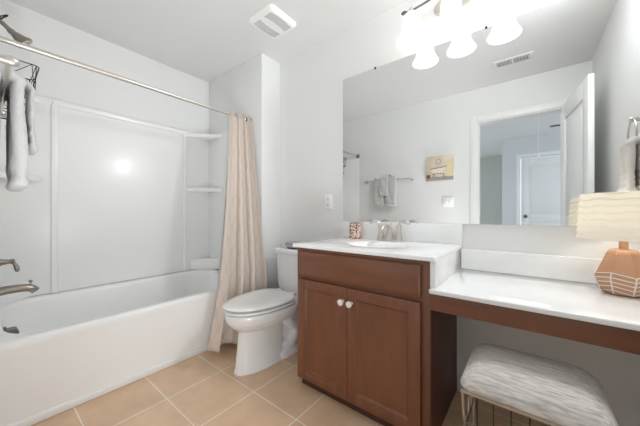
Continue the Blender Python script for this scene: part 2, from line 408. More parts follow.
# ------------------------------------------------------------------ tub fittings on the near end wall
XF = -2.31
sp = thing('tub_spout', 'brushed nickel tub spout with diverter knob low on the shower wall', 'faucet', (XF, SY0, .59))
b = B(); path = bez([(XF,SY0+.012,.597),(XF,SY0+.07,.606),(XF,SY0+.13,.606),(XF,SY0+.168,.598),(XF,SY0+.186,.578)], 6)
tube(b, path, [.026-.006*i/(len(path)-1) for i in range(len(path))], 16)
obj('spout_body', b, M['tubnickel'], sp)
b = B(); lathe(b, [(.034,0),(.034,.006),(.027,.014)], (XF,SY0,.597), 24, 'y'); obj('flange', b, M['tubnickel'], sp)
b = B(); lathe(b, [(.004,0),(.004,.014),(.009,.017),(.009,.024),(.004,.028)], (XF,SY0+.166,.618), 14); obj('diverter_knob', b, M['tubnickel'], sp)
fh = thing('shower_valve', 'brushed nickel shower valve lever handle above the tub spout', 'faucet', (XF, SY0, .76))
b = B(); lathe(b, [(.08,0),(.08,.004),(.06,.012),(.03,.016)], (XF,SY0,.765), 32, 'y'); obj('valve_plate', b, M['tubnickel'], fh)
b = B(); lathe(b, [(.03,.014),(.027,.04),(.016,.06),(.012,.085),(.016,.095),(.012,.105),(0,.108)], (XF,SY0,.765), 20, 'y'); obj('stem_cover', b, M['tubnickel'], fh)
b = B(); tube(b, bez([(XF,SY0+.096,.765),(XF+.01,SY0+.105,.748),(XF+.016,SY0+.112,.725),(XF+.018,SY0+.113,.705)],5), [.006,.006,.007,.007,.008,.009,.009,.010,.011,.011,.011,.011,.010,.009,.007,.004], 12); obj('lever', b, M['tubnickel'], fh)
sh = thing('wall_shower', 'brushed nickel shower head on a curved arm above the curtain rod', 'shower head', (XF, SY0, 2.1))
b = B(); tube(b, bez([(XF,YD,2.10),(XF,.03,2.115),(XF,.065,2.105),(XF,.10,2.075)],6), .0115, 12); obj('shower_arm', b, M['tubnickel'], sh)
b = B(); lathe(b, [(.03,0),(.028,.006),(.013,.01)], (XF,YD,2.10), 20, 'y'); obj('flange', b, M['tubnickel'], sh)
b = B(); ax = Vector((0,.62,-.5)); lathe(b, [(.013,-.012),(.017,0),(.016,.012),(.020,.02),(.030,.045),(.040,.062),(.043,.070),(.041,.075),(0,.076)], (XF,.105,2.07), 28, ax); obj('spray_head', b, M['tubnickel'], sh)
# caddy hanging on the arm
cd = thing('shower_caddy', 'dark wire shower caddy with two baskets hanging from the shower arm', 'shower caddy', (XF, .09, 1.55))
b = B(); yb_ = SY0+.012
for s in (-1, 1):
    tube(b, bez([(XF+s*.012,.075,2.135),(XF+s*.03,.06,2.10),(XF+s*.04,yb_+.02,1.95),(XF+s*.05,yb_,1.85),(XF+s*.05,yb_,1.56)],6), .0035, 8)
tube(b, bez([(XF-.012,.075,2.135),(XF-.006,.09,2.15),(XF+.006,.09,2.15),(XF+.012,.075,2.135)],4), .0035, 8)
obj('hanger', b, M['wire'], cd)
def basket(z0, z1, hw, y0, y1, r, nw):
    b = B()
    def lp(i, z): return [Vector((XF+p[0], p[1], z)) for p in rrect(-hw+i, hw-i, y0+i*.2, y1-i, .03, 0, 5)]
    A, Cc = lp(0, z1), lp(.014, z0); n = len(A)
    tube(b, A, r, 6, True); tube(b, Cc, r, 6, True)
    for k in range(nw):   # slanting wires that cross each other
        i = int(k*n/nw) % n
        tube(b, [A[i], Cc[int(i+n/nw*1.3) % n]], r*.6, 5); tube(b, [A[i], Cc[int(i-n/nw*.8) % n]], r*.6, 5)
    for k in range(5):
        x = XF - hw + .03 + (2*hw-.06)*k/4; tube(b, [(x,y0+.006,z0),(x,y1-.016,z0)], r*.6, 5)
    return b
obj('upper_basket', basket(1.745, 1.868, .13, yb_, .205, .003, 9), M['wire'], cd)
obj('lower_basket', basket(1.585, 1.650, .09, yb_, .185, .003, 6), M['wire'], cd)
# ------------------------------------------------------------------ curtain rod, curtain
RX, RZ = -2.01, 1.882
rod = thing('curtain_rod', 'satin nickel shower curtain rod spanning the tub from wall to wall', 'curtain rod', (RX, .75, RZ))
b = B(); tube(b, [(RX,YD+.006,RZ),(RX,.62,RZ)], .0135, 14); tube(b, [(RX,.60,RZ),(RX,YA-.003,RZ)], .0115, 14); obj('rod', b, M['nickel'], rod)
for y, s in ((YD+.002,1),(YA-.002,-1)):
    b = B(); lathe(b, [(.03,0),(.03,.008),(.018,.02),(.0165,.05)], (RX,y,RZ), 20, (0,s,0)); obj('end_flange', b, M['dnickel'], rod)
cur = thing('shower_curtain', 'beige satin shower curtain bunched at the far end of the tub', 'shower curtain', (-1.9, 1.35, .05))
def lerp(a, b, t): return a+(b-a)*t
def curtain_pt(u, v, off=0):
    # v 0 top .. 1 bottom
    z = lerp(RZ+.028, .05, v)
    yl = 1.305 - .25*v - .05*v**3
    yr = 1.495 - .012*math.sin(PI*v)
    y = lerp(yl, yr, u)
    xc = lerp(RX, -1.835, min(1, v/.72)**.9)
    if v > .72: xc = lerp(-1.835, -1.825, (v-.72)/.28)
    amp = lerp(.028, .074, min(1, v*1.2)); nf = 3.25
    ph = 2*PI*nf*u
    sn = math.sin(ph + .25*math.sin(3*v)); x = xc + amp*(sn*1.15 - .15*math.sin(3*ph)) + .008*math.sin(2.3*ph+5*v)*v
    if v > .7: x += .012*math.sin(ph*1.7+9*v)*(v-.7)/.3
    y += .030*math.sin(2*ph)*min(1, .4+v)*min(1, 5*u, 5*(1-u))
    x -= off
    return (max(x, -1.903) if z < .47 else x, min(max(y, .9), 1.500), z)
def cloth(fn, nu, nv, th):
    b = B(); uvl = b.loops.layers.uv.new('UVMap'); g = [[b.verts.new(fn(i/nu, j/nv)) for i in range(nu+1)] for j in range(nv+1)]
    for j in range(nv):
        for i in range(nu):
            f = b.faces.new((g[j][i], g[j][i+1], g[j+1][i+1], g[j+1][i]))
            for l, (a, c) in zip(f.loops, ((i,j),(i+1,j),(i+1,j+1),(i,j+1))): l[uvl].uv = (a/nu, c/nv)
    return b
o = obj('curtain_panel', cloth(curtain_pt, 110, 60, 0), M['curtain'], cur, smooth=180)
s = o.modifiers.new('thickness','SOLIDIFY'); s.thickness = .002
def liner_pt(u, v):
    z = lerp(RZ-.02, .40, v); y = lerp(lerp(1.318,1.215,v), 1.49, u); x = lerp(RX-.012, -2.03, v) + .012*math.sin(2*PI*4*u)
    return (x-.012, y, z)
o = obj('liner', cloth(liner_pt, 60, 24, 0), M['liner'], cur, smooth=180)
s = o.modifiers.new('thickness','SOLIDIFY'); s.thickness = .0015
for k in range(5):
    y = 1.318 + .042*k
    b = B(); tube(b, ring_pts((RX, y, RZ-.004), .023, 'y', 24, .5 if k%2 else -.5), .004, 8, True); obj('curtain_ring', b, M['chrome'], cur)

# ------------------------------------------------------------------ toilet
TCX = -1.488
to = thing('toilet', 'white two-piece toilet with closed lid beside the vanity cabinet', 'toilet', (TCX, 1.3, 0))
b = B()
loft(b, [egg(TCX,1.008,1.40,.106,0), egg(TCX,1.008,1.40,.106,.012), egg(TCX,1.018,1.39,.099,.03), egg(TCX,1.03,1.38,.093,.14), egg(TCX,1.04,1.38,.090,.24), egg(TCX,1.038,1.40,.094,.262),
         egg(TCX,1.015,1.44,.130,.282), egg(TCX,.985,1.47,.163,.306), egg(TCX,.964,1.48,.180,.335), egg(TCX,.955,1.49,.187,.365), egg(TCX,.955,1.49,.187,.385), egg(TCX,.962,1.485,.181,.393)])
# rear deck under the tank and the foot behind the pedestal
loft(b, [rrect(TCX-.105,TCX+.105,1.38,1.70,.05,.24,5), rrect(TCX-.125,TCX+.125,1.40,1.715,.05,.33,5), rrect(TCX-.13,TCX+.13,1.40,1.718,.05,.395,5)])
loft(b, [rrect(TCX-.115,TCX+.115,1.28,1.62,.08,0,6), rrect(TCX-.115,TCX+.115,1.28,1.62,.08,.035,6), rrect(TCX-.10,TCX+.10,1.29,1.605,.08,.055,6)])
loft(b, [rrect(TCX-.06,TCX+.06,1.30,1.60,.05,.03,6), rrect(TCX-.06,TCX+.06,1.32,1.62,.05,.3,6)])
for s in (-1, 1):   # trapway relief
    tube(b, bez([(TCX+s*.055,1.36,.06),(TCX+s*.07,1.44,.085),(TCX+s*.075,1.50,.16),(TCX+s*.072,1.44,.225),(TCX+s*.07,1.38,.29)],7), .048, 14)
    tube(b, bez([(TCX+s*.055,1.58,.04),(TCX+s*.065,1.58,.12),(TCX+s*.07,1.53,.2),(TCX+s*.06,1.50,.28)],7), .042, 14)
obj('toilet_bowl', b, M['porc'], to, smooth=45)
def slab(yf, yb, hw, zs, name, hole=False):
    b = B(); loft(b, [egg(TCX, yf+i, yb-i*.4, hw-i, z, 48, .60) for i, z in zs]); return obj(name, b, M['porc'], to, smooth=60)
slab(.945,1.442,.191,((.014,.4005),(.002,.403),(0,.406),(.002,.412),(.010,.4155)), 'toilet_seat')
slab(.943,1.445,.193,((.026,.4265),(.004,.4285),(0,.436),(.006,.442),(.03,.446),(.09,.449)), 'toilet_lid')
for s in (-1, 1):
    b = B(); lathe(b, [(.014,-.022),(.016,-.015),(.016,.015),(.014,.022)], (TCX+s*.075,1.462,.425), 16, 'x'); obj('hinge_cap', b, M['porc'], to)
b = B(); loft(b, [rrect(TCX-.185,TCX+.185,1.545,1.718,.045,.397,8), rrect(TCX-.195,TCX+.195,1.535,1.72,.045,.45,8), rrect(TCX-.200,TCX+.212,1.527,1.722,.04,.705,8)])
obj('tank', b, M['porc'], to, smooth=45)
b = B(); loft(b, [rrect(TCX-.206,TCX+.218,1.518,1.725,.03,.706,8), rrect(TCX-.212,TCX+.224,1.512,1.728,.03,.713,8), rrect(TCX-.212,TCX+.224,1.512,1.728,.03,.735,8), rrect(TCX-.204,TCX+.216,1.52,1.724,.028,.744,8), rrect(TCX-.19,TCX+.19,1.545,1.71,.025,.747,8)])
obj('tank_lid', b, M['porc'], to, smooth=45)
b = B(); lathe(b, [(.012,0),(.012,.008)], (TCX+.15,1.522,.64), 14, (0,-1,0)); tube(b, [(TCX+.15,1.512,.64),(TCX+.09,1.508,.63)], .006, 8); obj('flush_lever', b, M['chrome'], to)
b = B(); tube(b, bez([(TCX-.17,YM,.17),(TCX-.17,1.69,.17),(TCX-.165,1.66,.22),(TCX-.15,1.64,.32),(TCX-.15,1.64,.40)],6), .006, 8); lathe(b,[(.014,0),(.014,.03)],(TCX-.17,1.67,.155),12); obj('supply_line', b, M['nickel'], to)
tr = thing('tank_tray', 'small grey metal tray with a black base on the toilet tank lid', 'tray', (-1.47, 1.61, .7475))
b = B(); loft(b, [rrect(-1.60,-1.34,1.56,1.665,.03,.758,6), rrect(-1.605,-1.335,1.555,1.67,.032,.775,6), rrect(-1.605,-1.335,1.555,1.67,.032,.795,6), rrect(-1.597,-1.343,1.563,1.662,.03,.80,6)])
obj('tray_body', b, M['tray'], tr); obj('base', loft and (lambda b: (loft(b,[rrect(-1.595,-1.345,1.565,1.66,.03,.7478,6), rrect(-1.595,-1.345,1.565,1.66,.03,.758,6)]), b)[1])(B()), M['black'], tr)

# ------------------------------------------------------------------ vanity cabinet
CX0, CX1, CY0, CY1, CZ1 = -1.115, -.338, 1.195, YM-.002, .836
cab = thing('vanity_cabinet', 'brown shaker vanity cabinet with two doors and a false drawer front', 'cabinet', ((CX0+CX1)/2, 1.45, 0))
b = bx(CX0, CX0+.018, CY0+.02, CY1, .045, CZ1); box(b, CX0+.018, CX1-.02, CY1-.01, CY1, .045, CZ1); box(b, CX0+.018, CX1-.02, CY0+.02, CY1, .045, .06)
obj('carcass', b, M['wood'], cab, bevel=.001)
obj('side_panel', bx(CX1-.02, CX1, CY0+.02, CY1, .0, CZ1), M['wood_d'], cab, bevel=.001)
b = bx(CX0, CX0+.04, CY0, CY0+.02, .045, CZ1); box(b, CX1-.045, CX1, CY0, CY0+.02, 0, CZ1)
for z0_, z1_ in ((.045,.085),(.63,.69),(.80,CZ1)): box(b, CX0+.04, CX1-.045, CY0, CY0+.02, z0_, z1_)
obj('face_frame', b, M['wood'], cab, bevel=.001)
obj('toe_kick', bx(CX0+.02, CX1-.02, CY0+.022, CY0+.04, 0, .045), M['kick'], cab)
def frustum(b, x0, x1, z0, z1, ya, yb, i):
    # slab facing -y whose front face is inset by i
    A = [(x0,yb,z0),(x1,yb,z0),(x1,yb,z1),(x0,yb,z1)]; C = [(x0+i,ya,z0+i),(x1-i,ya,z0+i),(x1-i,ya,z1-i),(x0+i,ya,z1-i)]
    loft(b, [A, C])
b = B(); box(b, -1.092, -.374, CY0-.012, CY0-.001, .672, .812); frustum(b, -1.092, -.374, .672, .812, CY0-.020, CY0-.012, .014)
obj('drawer_front', b, M['wood_h'], cab)
for x0, x1, kx in ((-1.092, -.7485, -.771), (-.7455, -.374, -.719)):
    z0_, z1_ = .062, .650; st = .052; b = B(); ya, yb = CY0-.02, CY0-.001
    box(b, x0, x0+st, ya, yb, z0_, z1_); box(b, x1-st, x1, ya, yb, z0_, z1_)
    box(b, x0+st, x1-st, ya, yb, z0_, z0_+st); box(b, x0+st, x1-st, ya, yb, z1_-st, z1_)
    dr = obj('cabinet_door', b, M['wood'], cab, bevel=.002)
    b = B()   # sloped moulding then flat panel
    X0, X1, Z0, Z1 = x0+st, x1-st, z0_+st, z1_-st
    L1 = [(X0,ya+.003,Z0),(X1,ya+.003,Z0),(X1,ya+.003,Z1),(X0,ya+.003,Z1)]; i = .010
    L2 = [(X0+i,ya+.011,Z0+i),(X1-i,ya+.011,Z0+i),(X1-i,ya+.011,Z1-i),(X0+i,ya+.011,Z1-i)]
    loft(b, [L1, L2], False, True); obj('door_panel', b, M['wood'], dr, smooth=0)
    b = B(); lathe(b, [(.009,0),(.008,.006),(.007,.012),(.014,.017),(.0175,.024),(.016,.032),(.009,.037),(0,.038)], (kx, CY0-.02, .577), 20, (0,-1,0)); obj('knob', b, M['ceramic_knob'], dr)
# ------------------------------------------------------------------ countertop with sink
VX0, VX1, VY0, VZ = -1.128, -.312, 1.165, .857
ct = thing('vanity_countertop', 'white cultured marble vanity top with an oval integrated sink and backsplash', 'countertop', ((VX0+VX1)/2, 1.45, CZ1))
SXC, SYC, SA, SB = -.715, 1.445, .175, .125
b = B(); n = 64
def oval(a, bb, z): return [(SXC+a*math.cos(2*PI*i/n), SYC+bb*math.sin(2*PI*i/n), z) for i in range(n)]
def sq(z, ins=0):
    out = []
    for i in range(n):
        a = 2*PI*i/n; c, s = math.cos(a), math.sin(a)
        hx0, hx1, hy0, hy1 = SXC-VX0-ins, VX1-SXC-ins, SYC-VY0-ins, YM-.002-SYC
        t = min((hx1/c if c > 1e-9 else hx0/-c if c < -1e-9 else 9e9), (hy1/s if s > 1e-9 else hy0/-s if s < -1e-9 else 9e9))
        out.append((SXC+c*t, SYC+s*t, z))
    # snap nearest to the corners
    for cx, cy in ((VX0+ins,VY0+ins),(VX1-ins,VY0+ins),(VX0+ins,YM-.002),(VX1-ins,YM-.002)):
        k = min(range(n), key=lambda q: (out[q][0]-cx)**2+(out[q][1]-cy)**2); out[k] = (cx,cy,z)
    return out
loft(b, [oval(SA,SB,CZ1-.0), sq(CZ1+.0005), sq(VZ-.006), sq(VZ-.001,.003), sq(VZ,.008), oval(SA+.03,SB+.03,VZ), oval(SA+.018,SB+.018,VZ-.0015), oval(SA+.004,SB+.004,VZ-.006), oval(SA-.012,SB-.010,VZ-.02), oval(SA-.035,SB-.028,VZ-.06), oval(SA-.08,SB-.06,VZ-.10), oval(.03,.025,VZ-.125)], False, True)
obj('countertop', b, M['marble'], ct, smooth=50)
obj('backsplash', bx(VX0, VX1+.004, YM-.024, YM-.002, VZ, .977), M['marble'], ct, bevel=.004)
b = B(); lathe(b, [(.022,0),(.022,.003),(0,.004)], (SXC,SYC,VZ-.124), 20); obj('sink_drain', b, M['nickel'], ct)
# ------------------------------------------------------------------ faucet
FX, FY = -.722, 1.655
fa = thing('sink_faucet', 'brushed nickel two-handle faucet behind the oval sink', 'faucet', (FX, FY, VZ))
b = B(); loft(b, [rrect(FX-.085,FX+.085,FY-.028,FY+.028,.027,VZ,8), rrect(FX-.085,FX+.085,FY-.028,FY+.028,.027,VZ+.008,8), rrect(FX-.08,FX+.08,FY-.023,FY+.023,.022,VZ+.014,8)])
obj('base_plate', b, M['nickel'], fa)
b = B(); lathe(b, [(.026,.01),(.024,.03),(.018,.06),(.016,.085),(.012,.095),(0,.097)], (FX,FY,VZ), 20)
pth = bez([(FX,FY,VZ+.07),(FX,FY-.03,VZ+.098),(FX,FY-.08,VZ+.10),(FX,FY-.115,VZ+.085),(FX,FY-.125,VZ+.066)],6); tube(b, pth, [.016-.005*i/(len(pth)-1) for i in range(len(pth))], 14)
tube(b, [(FX,FY+.02,VZ+.01),(FX,FY+.02,VZ+.115)], .003, 8); ball(b, (FX,FY+.02,VZ+.118), .006, 10)
obj('spout', b, M['nickel'], fa)
for s in (-1, 1):
    hx = FX+s*.062; b = B(); lathe(b, [(.026,.01),(.022,.03),(.015,.065),(.013,.082),(.017,.09),(.016,.1),(.010,.106),(0,.108)], (hx,FY,VZ), 20)
    hb = obj('handle_base', b, M['nickel'], fa)
    b = B(); p = bez([(hx,FY,VZ+.10),(hx+s*.018,FY-.004,VZ+.122),(hx+s*.045,FY-.006,VZ+.126),(hx+s*.075,FY-.008,VZ+.112)],5); tube(b, p, [.010]*8+[.011,.0115,.012,.012,.0115,.011,.009,.005], 12); obj('lever', b, M['chrome'], hb)
# tumbler
tb = thing('tumbler', 'round bathroom tumbler with a pink and brown mosaic pattern on the vanity top', 'cup', (-1.045, 1.645, VZ))
b = B(); lathe(b, [(.034,0),(.040,.003),(.0415,.01),(.0415,.108),(.040,.112),(.037,.111),(.036,.012),(0,.010)], (-.985,1.66,VZ+.0005), 28); obj('cup_body', b, M['mosaic'], tb)
b = B(); tube(b, ring_pts((-.985,1.66,VZ+.1115), .0385, 'z', 28), .0028, 8, True); obj('rim', b, M['dnickel'], tb)
# ------------------------------------------------------------------ make-up counter
DZT = .72
dk = thing('makeup_counter', 'low white make-up counter with a brown wooden apron right of the vanity', 'countertop', (.05, 1.45, .62))
b = bx(CX1+.003, XR-.002, VY0, YM-.002, DZT-.02, DZT); obj('countertop', b, M['marble'], dk, bevel=.005, segs=3)
obj('backsplash', bx(-.312, XR-.002, YM-.024, YM-.002, DZT, .834), M['marble'], dk, bevel=.004)
obj('side_splash', bx(-.336, -.313, VY0+.022, YM-.002, DZT, .8362), M['marble'], dk, bevel=.002)
obj('apron', bx(CX1+.001, XR-.002, CY0-.004, CY0+.016, .624, DZT-.021), M['wood_h'], dk, bevel=.002)
# ------------------------------------------------------------------ mirror
mi = thing('wall_mirror', 'large frameless wall mirror above the vanity and make-up counter', 'mirror', (-.35, YM, .978))
b = bx(-1.135, XR-.004, YM-.006, YM-.001, .978, 2.068); obj('mirror_glass', b, M['mirror'], mi, smooth=0)
b = bx(-1.1375, -1.1352, YM-.007, YM-.001, .978, 2.068); obj('edge', b, M['trim'], mi)
for x in (-.862, -.19):
    b = bx(x-.006, x+.006, YM-.011, YM-.0005, 2.060, 2.075); obj('mirror_clip', b, M['wire'], mi, bevel=.003)
for x in (-.91,):
    b = bx(x-.025, x+.025, YM-.009, YM-.0062, .9775, .984); obj('mirror_clip', b, M['nickel'], mi, bevel=.001)
# ------------------------------------------------------------------ vanity light
LX, LY, LZ = -.34, 1.592, 2.065
vl = thing('vanity_light', 'nickel vanity light bar with three lit frosted glass bell shades above the mirror', 'wall light', (LX, YM, 2.27))
b = B(); loft(b, [[(LX+.125*k*math.cos(2*PI*i/40), YM-d, 2.285+.065*k*math.sin(2*PI*i/40)) for i in range(40)] for k, d in ((1,.001),(1,.012),(.93,.02),(.75,.024))]); obj('back_plate', b, M['nickel'], vl)
b = B(); tube(b, bez([(LX-.262,LY,LZ+.192),(LX-.215,LY,LZ+.186),(LX-.12,LY+.01,LZ+.205),(LX,LY+.02,LZ+.235),(LX+.11,LY+.01,LZ+.20),(LX+.215,LY,LZ+.186),(LX+.262,LY,LZ+.192)],8), .006, 10)
for s in (-1,1): ball(b, (LX+s*.262,LY,LZ+.192), .011, 12, (1.6,1,1))
tube(b, bez([(LX,YM-.02,2.285),(LX,YM-.07,2.30),(LX,LY+.03,LZ+.235),(LX,LY,LZ+.20),(LX,LY,LZ+.17)],6), .008, 10)
obj('light_bar', b, M['dnickel'], vl)
for i, x in enumerate((LX-.218, LX, LX+.222)):
    b = B(); lathe(b, [(.012,.20),(.014,.185),(.022,.178),(.024,.165),(.02,.158)], (x,LY,LZ), 20); obj('socket_cap', b, M['nickel'], vl)
    b = B(); lathe(b, [(.020,.166),(.036,.160),(.047,.145),(.051,.12),(.051,.09),(.055,.06),(.066,.03),(.078,.01),(.084,.0),(.083,-.004),(.079,-.003),(.074,.010),(.062,.03),(.051,.06),(.047,.09),(.046,.12),(.04,.143),(.02,.158)], (x,LY,LZ), 32, 'z', False)
    sd = obj('lamp_shade', b, M['shade'], vl, smooth=180)
    b = B(); ball(b, (x,LY,LZ+.075), .03, 16, (1,1,1.15)); bl = obj('bulb', b, M['shade'], sd)
    d = bpy.data.lights.new('bulb_light','POINT'); d.energy = BULB_W; d.color = (1,.98,.95); d.shadow_soft_size = .03
    lo = bpy.data.objects.new('bulb_light', d); COL.objects.link(lo); lo.location = (x,LY,LZ+.03)
# ------------------------------------------------------------------ outlet, switch
ol = thing('wall_outlet', 'white double wall outlet left of the mirror above the toilet', 'outlet', (-1.275, YM, 1.13))
obj('plate', bx(-1.312,-1.240,YM-.006,YM-.0005,1.072,1.188), M['plast'], ol, bevel=.003)
for z in (1.108, 1.152):
    f = obj('socket', bx(-1.292,-1.26,YM-.008,YM-.005,z-.014,z+.014), M['trim'], ol, bevel=.002)
    b = bx(-1.285,-1.2825,YM-.0086,YM-.0078,z-.004,z+.007); box(b,-1.2705,-1.268,YM-.0086,YM-.0078,z-.004,z+.007); obj('slot', b, M['slot'], f)
sw = thing('light_switch', 'white double light switch plate below the bathtub picture', 'light switch', (-.77, YD, 1.17))
obj('plate', bx(-.832,-.708,YD+.0005,YD+.008,1.112,1.228), M['plast'], sw, bevel=.003)
for x in (-.793, -.747): obj('toggle', bx(x-.005,x+.005,YD+.008,YD+.018,1.16,1.185), M['trim'], sw, bevel=.002)
# ------------------------------------------------------------------ picture
PX0, PX1, PZ0, PZ1 = -1.015, -.705, 1.435, 1.735
pc = thing('bathtub_picture', 'small canvas picture of an old clawfoot bathtub beside the doorway', 'picture', (-.86, YD, PZ0))
obj('canvas', bx(PX0,PX1,YD+.001,YD+.028,PZ0,PZ1), [M['art']], pc, bevel=.002)
yp = YD+.0285
obj('painted_floor', bx(PX0+.001,PX1-.001,yp,yp+.0006,PZ0+.001,PZ0+.045), M['art_grey'], pc)
b = B(); tube(b, ring_pts((-.875,yp,PZ1-.07), .030, 'y', 24), .003, 6, True); obj('painted_mirror', b, M['art_grey'], pc)
b = B(); pts = [(-.965,1.580),(-.80,1.595),(-.785,1.605),(-.79,1.585),(-.815,1.56),(-.83,1.52),(-.93,1.515),(-.95,1.55)]
loft(b, [[(x,yp,z) for x,z in pts],[(x,yp+.0008,z) for x,z in pts]]); obj('painted_tub', b, M['art_white'], pc, smooth=0)
b = B(); tube(b, [(-.968,yp,1.58),(-.80,yp,1.596),(-.782,yp,1.607)], .004, 6); tube(b, [(-.945,yp,1.52),(-.825,yp,1.52)], .003, 6)
for x in (-.935,-.82): tube(b, [(x,yp,1.52),(x+.012,yp,1.50),(x,yp,1.48)], .004, 6)
box(b, PX0+.002, PX0+.045, yp, yp+.001, PZ0+.03, PZ0+.075); obj('painted_outline', b, M['art_brown'], pc)
obj('painted_cabinet', bx(PX1-.07,PX1-.015,yp,yp+.001,1.49,1.64), M['art_yellow'], pc)
# ------------------------------------------------------------------ towel bar with towels
BZ, BY = 1.487, .052
tb2 = thing('towel_bar', 'satin nickel towel bar with round posts on the wall beside the tub', 'towel bar', (-1.53, YD, BZ))
b = B(); tube(b, [(-1.86,BY,BZ),(-1.20,BY,BZ)], .008, 12); obj('bar', b, M['nickel'], tb2)
for x in (-1.86, -1.20):
    b = B(); lathe(b, [(.026,.0005),(.026,.006),(.016,.012),(.012,.03),(.013,.05),(.015,.062),(.013,.074),(.007,.08),(0,.081)], (x,YD,BZ), 18, 'y'); obj('post', b, M['nickel'], tb2)
pile = bpy.data.textures.new('terry_pile', 'CLOUDS'); pile.noise_scale = .011
def hanging(name, label, x0, x1, zf, zb, bar, back, front, yw, yout, matx, r0=.011):
    # folded cloth over a bar: (offset, thickness) of the back and front layers from the bar, up over the bar and down, with a rolled hem and ridges
    y_b, z_b = bar; (ob, tb), (of, tf) = back, front; cl = []; ns = 16
    for i in range(ns+1): t = i/ns; cl.append((lerp(yw, y_b-ob, min(1, t*1.4)), lerp(zb, z_b, t), tb))
    for i in range(1, 8):
        a = PI - PI*i/8; t = i/8; o = lerp(ob, of, t); cl.append((y_b+o*math.cos(a), z_b + max(r0+lerp(tb,tf,.5)/2, .5*(ob+of))*math.sin(a), lerp(tb, tf, t)))
    for i in range(ns+1): t = i/ns; cl.append((lerp(y_b+of*.8, yout, t**1.1), lerp(z_b, zf, t), tf*lerp(.7,1.1,t)))
    n = len(cl); loops = []; nx = 12
    for j, (y, z, th) in enumerate(cl):
        a = cl[max(j-1,0)]; c = cl[min(j+1,n-1)]; tg = Vector((c[0]-a[0], c[1]-a[1])).normalized(); nr = Vector((tg.y, -tg.x))
        d = math.hypot(cl[-1][0]-y, cl[-1][1]-z) if j > n//2 else math.hypot(cl[0][0]-y, cl[0][1]-z)
        k = 1.0
        if d < .03: k = 1.22 - .5*max(0, .012-d)/.012
        elif .055 < d < .068 or .082 < d < .095: k = 1.08
        elif .040 < d < .110: k = .64
        A = []; Bk = []
        for q in range(nx+1):
            u = q/nx; x = lerp(x0, x1, u) + .003*math.sin(z*30); rr = th*k*(1-.6*abs(2*u-1)**7)/2; wb = .002*math.sin(9*u+z*25)
            A.append((x, y-nr.x*rr+wb, z-nr.y*rr)); Bk.append((x, y+nr.x*rr+wb, z+nr.y*rr))
        loops.append(A + Bk[::-1])
    b = B(); loft(b, loops)
    o = obj(name, b, matx, None, ((x0+x1)/2, y_b, z_b), smooth=180, sub=2)
    dm = o.modifiers.new('pile', 'DISPLACE'); dm.texture = pile; dm.strength = .005; dm.mid_level = .5; dm.texture_coords = 'LOCAL'
    return tag(o, label, 'towel', 'grey bath towels on the towel bar' if name == 'bath_towel' else None)
BB, BF = (.0265,.028), (.034,.042)
hanging('bath_towel', 'grey bath towel on the towel bar, on the doorway side under the hand towel', -1.532, -1.378, 1.125, 1.155, (BY, BZ), BB, BF, .024, .086, M['towel'])
hanging('bath_towel', 'grey bath towel on the towel bar, on the shower side under the hand towel', -1.702, -1.548, 1.125, 1.155, (BY, BZ), BB, BF, .024, .086, M['towel'])
hanging('hand_towel', 'short grey hand towel hung over the two grey bath towels', -1.60, -1.48, 1.27, 1.42, (BY, BZ), (.0465,.006), (.080,.022), .0055, .124, M['towel'], .062)
# ------------------------------------------------------------------ towel ring on the right wall
trg = thing('towel_ring', 'satin nickel towel ring on the right wall beside the mirror', 'towel ring', (XR, 1.455, 1.50))
b = B(); lathe(b, [(.026,.0005),(.026,.006),(.014,.012),(.011,.04),(.014,.05),(.012,.06),(0,.064)], (XR,1.455,1.505), 18, (-1,0,0)); obj('post', b, M['nickel'], trg)
b = B(); tube(b, ring_pts((XR-.05,1.455,1.430), .073, 'x', 36), .0045, 8, True); obj('ring', b, M['nickel'], trg)
o = hanging('ring_towel', 'white hand towel hanging in the towel ring on the right wall', -.085, .085, 1.128, 1.14, (.05, 1.362), (.021,.034), (.024,.040), .030, .073, M['wtowel'], .008)
o.location = (XR-.05, 1.475, 1.362); o.rotation_euler = (0,0,PI/2)
# ------------------------------------------------------------------ ceiling fan grille, vents
FNX, FNY, FH = -1.482, 1.322, .132
fn = thing('exhaust_fan', 'white square exhaust fan grille on the ceiling over the toilet', 'exhaust fan', (FNX, FNY, H))
b = B(); loft(b, [rrect(FNX-FH,FNX+FH,FNY-FH,FNY+FH,.035,H-.0005,6), rrect(FNX-FH,FNX+FH,FNY-FH,FNY+FH,.035,H-.008,6), rrect(FNX-FH+.012,FNX+FH-.012,FNY-FH+.012,FNY+FH-.012,.03,H-.022,6), rrect(FNX-FH+.03,FNX+FH-.03,FNY-FH+.03,FNY+FH-.03,.03,H-.026,6)]); obj('grille_cover', b, M['plast'], fn)
for s in (-1, 1):
    for k in range(7):
        b = B(); x = FNX + s*(.036 + .010*k); hw = FH-.034
        tube(b, bez([(x-s*.010, FNY-hw, H-.0262), (x, FNY-hw*.4, H-.0262), (x, FNY+hw*.4, H-.0262), (x-s*.010, FNY+hw, H-.0262)], 4), .0026, 6)
        obj('grille_slot', b, M['grille'], fn)
vt = thing('ceiling_vent', 'white rectangular ceiling air vent with two slatted halves near the doorway', 'air vent', (-.125, .443, H))
b = bx(-.275,.025,.372,.514,H-.006,H-.0005); obj('frame', b, M['vent'], vt, bevel=.003)
for x0, x1 in ((-.245,-.132),(-.118,-.005)):
    obj('opening', bx(x0,x1,.40,.486,H-.0075,H-.0058), M['slot'], vt)
    for k in range(11):
        x = x0+.005+(x1-x0-.01)*k/10; obj('slat', bx(x-.0024,x+.0024,.402,.484,H-.011,H-.007), M['vent'], vt)
hv = thing('hall_vent', 'small grey vent on the hall ceiling seen through the doorway', 'air vent', (.34,-2.2,H))
obj('frame', bx(.24,.44,-2.26,-2.14,H-.008,H-.0005), M['vent'], hv, bevel=.002)
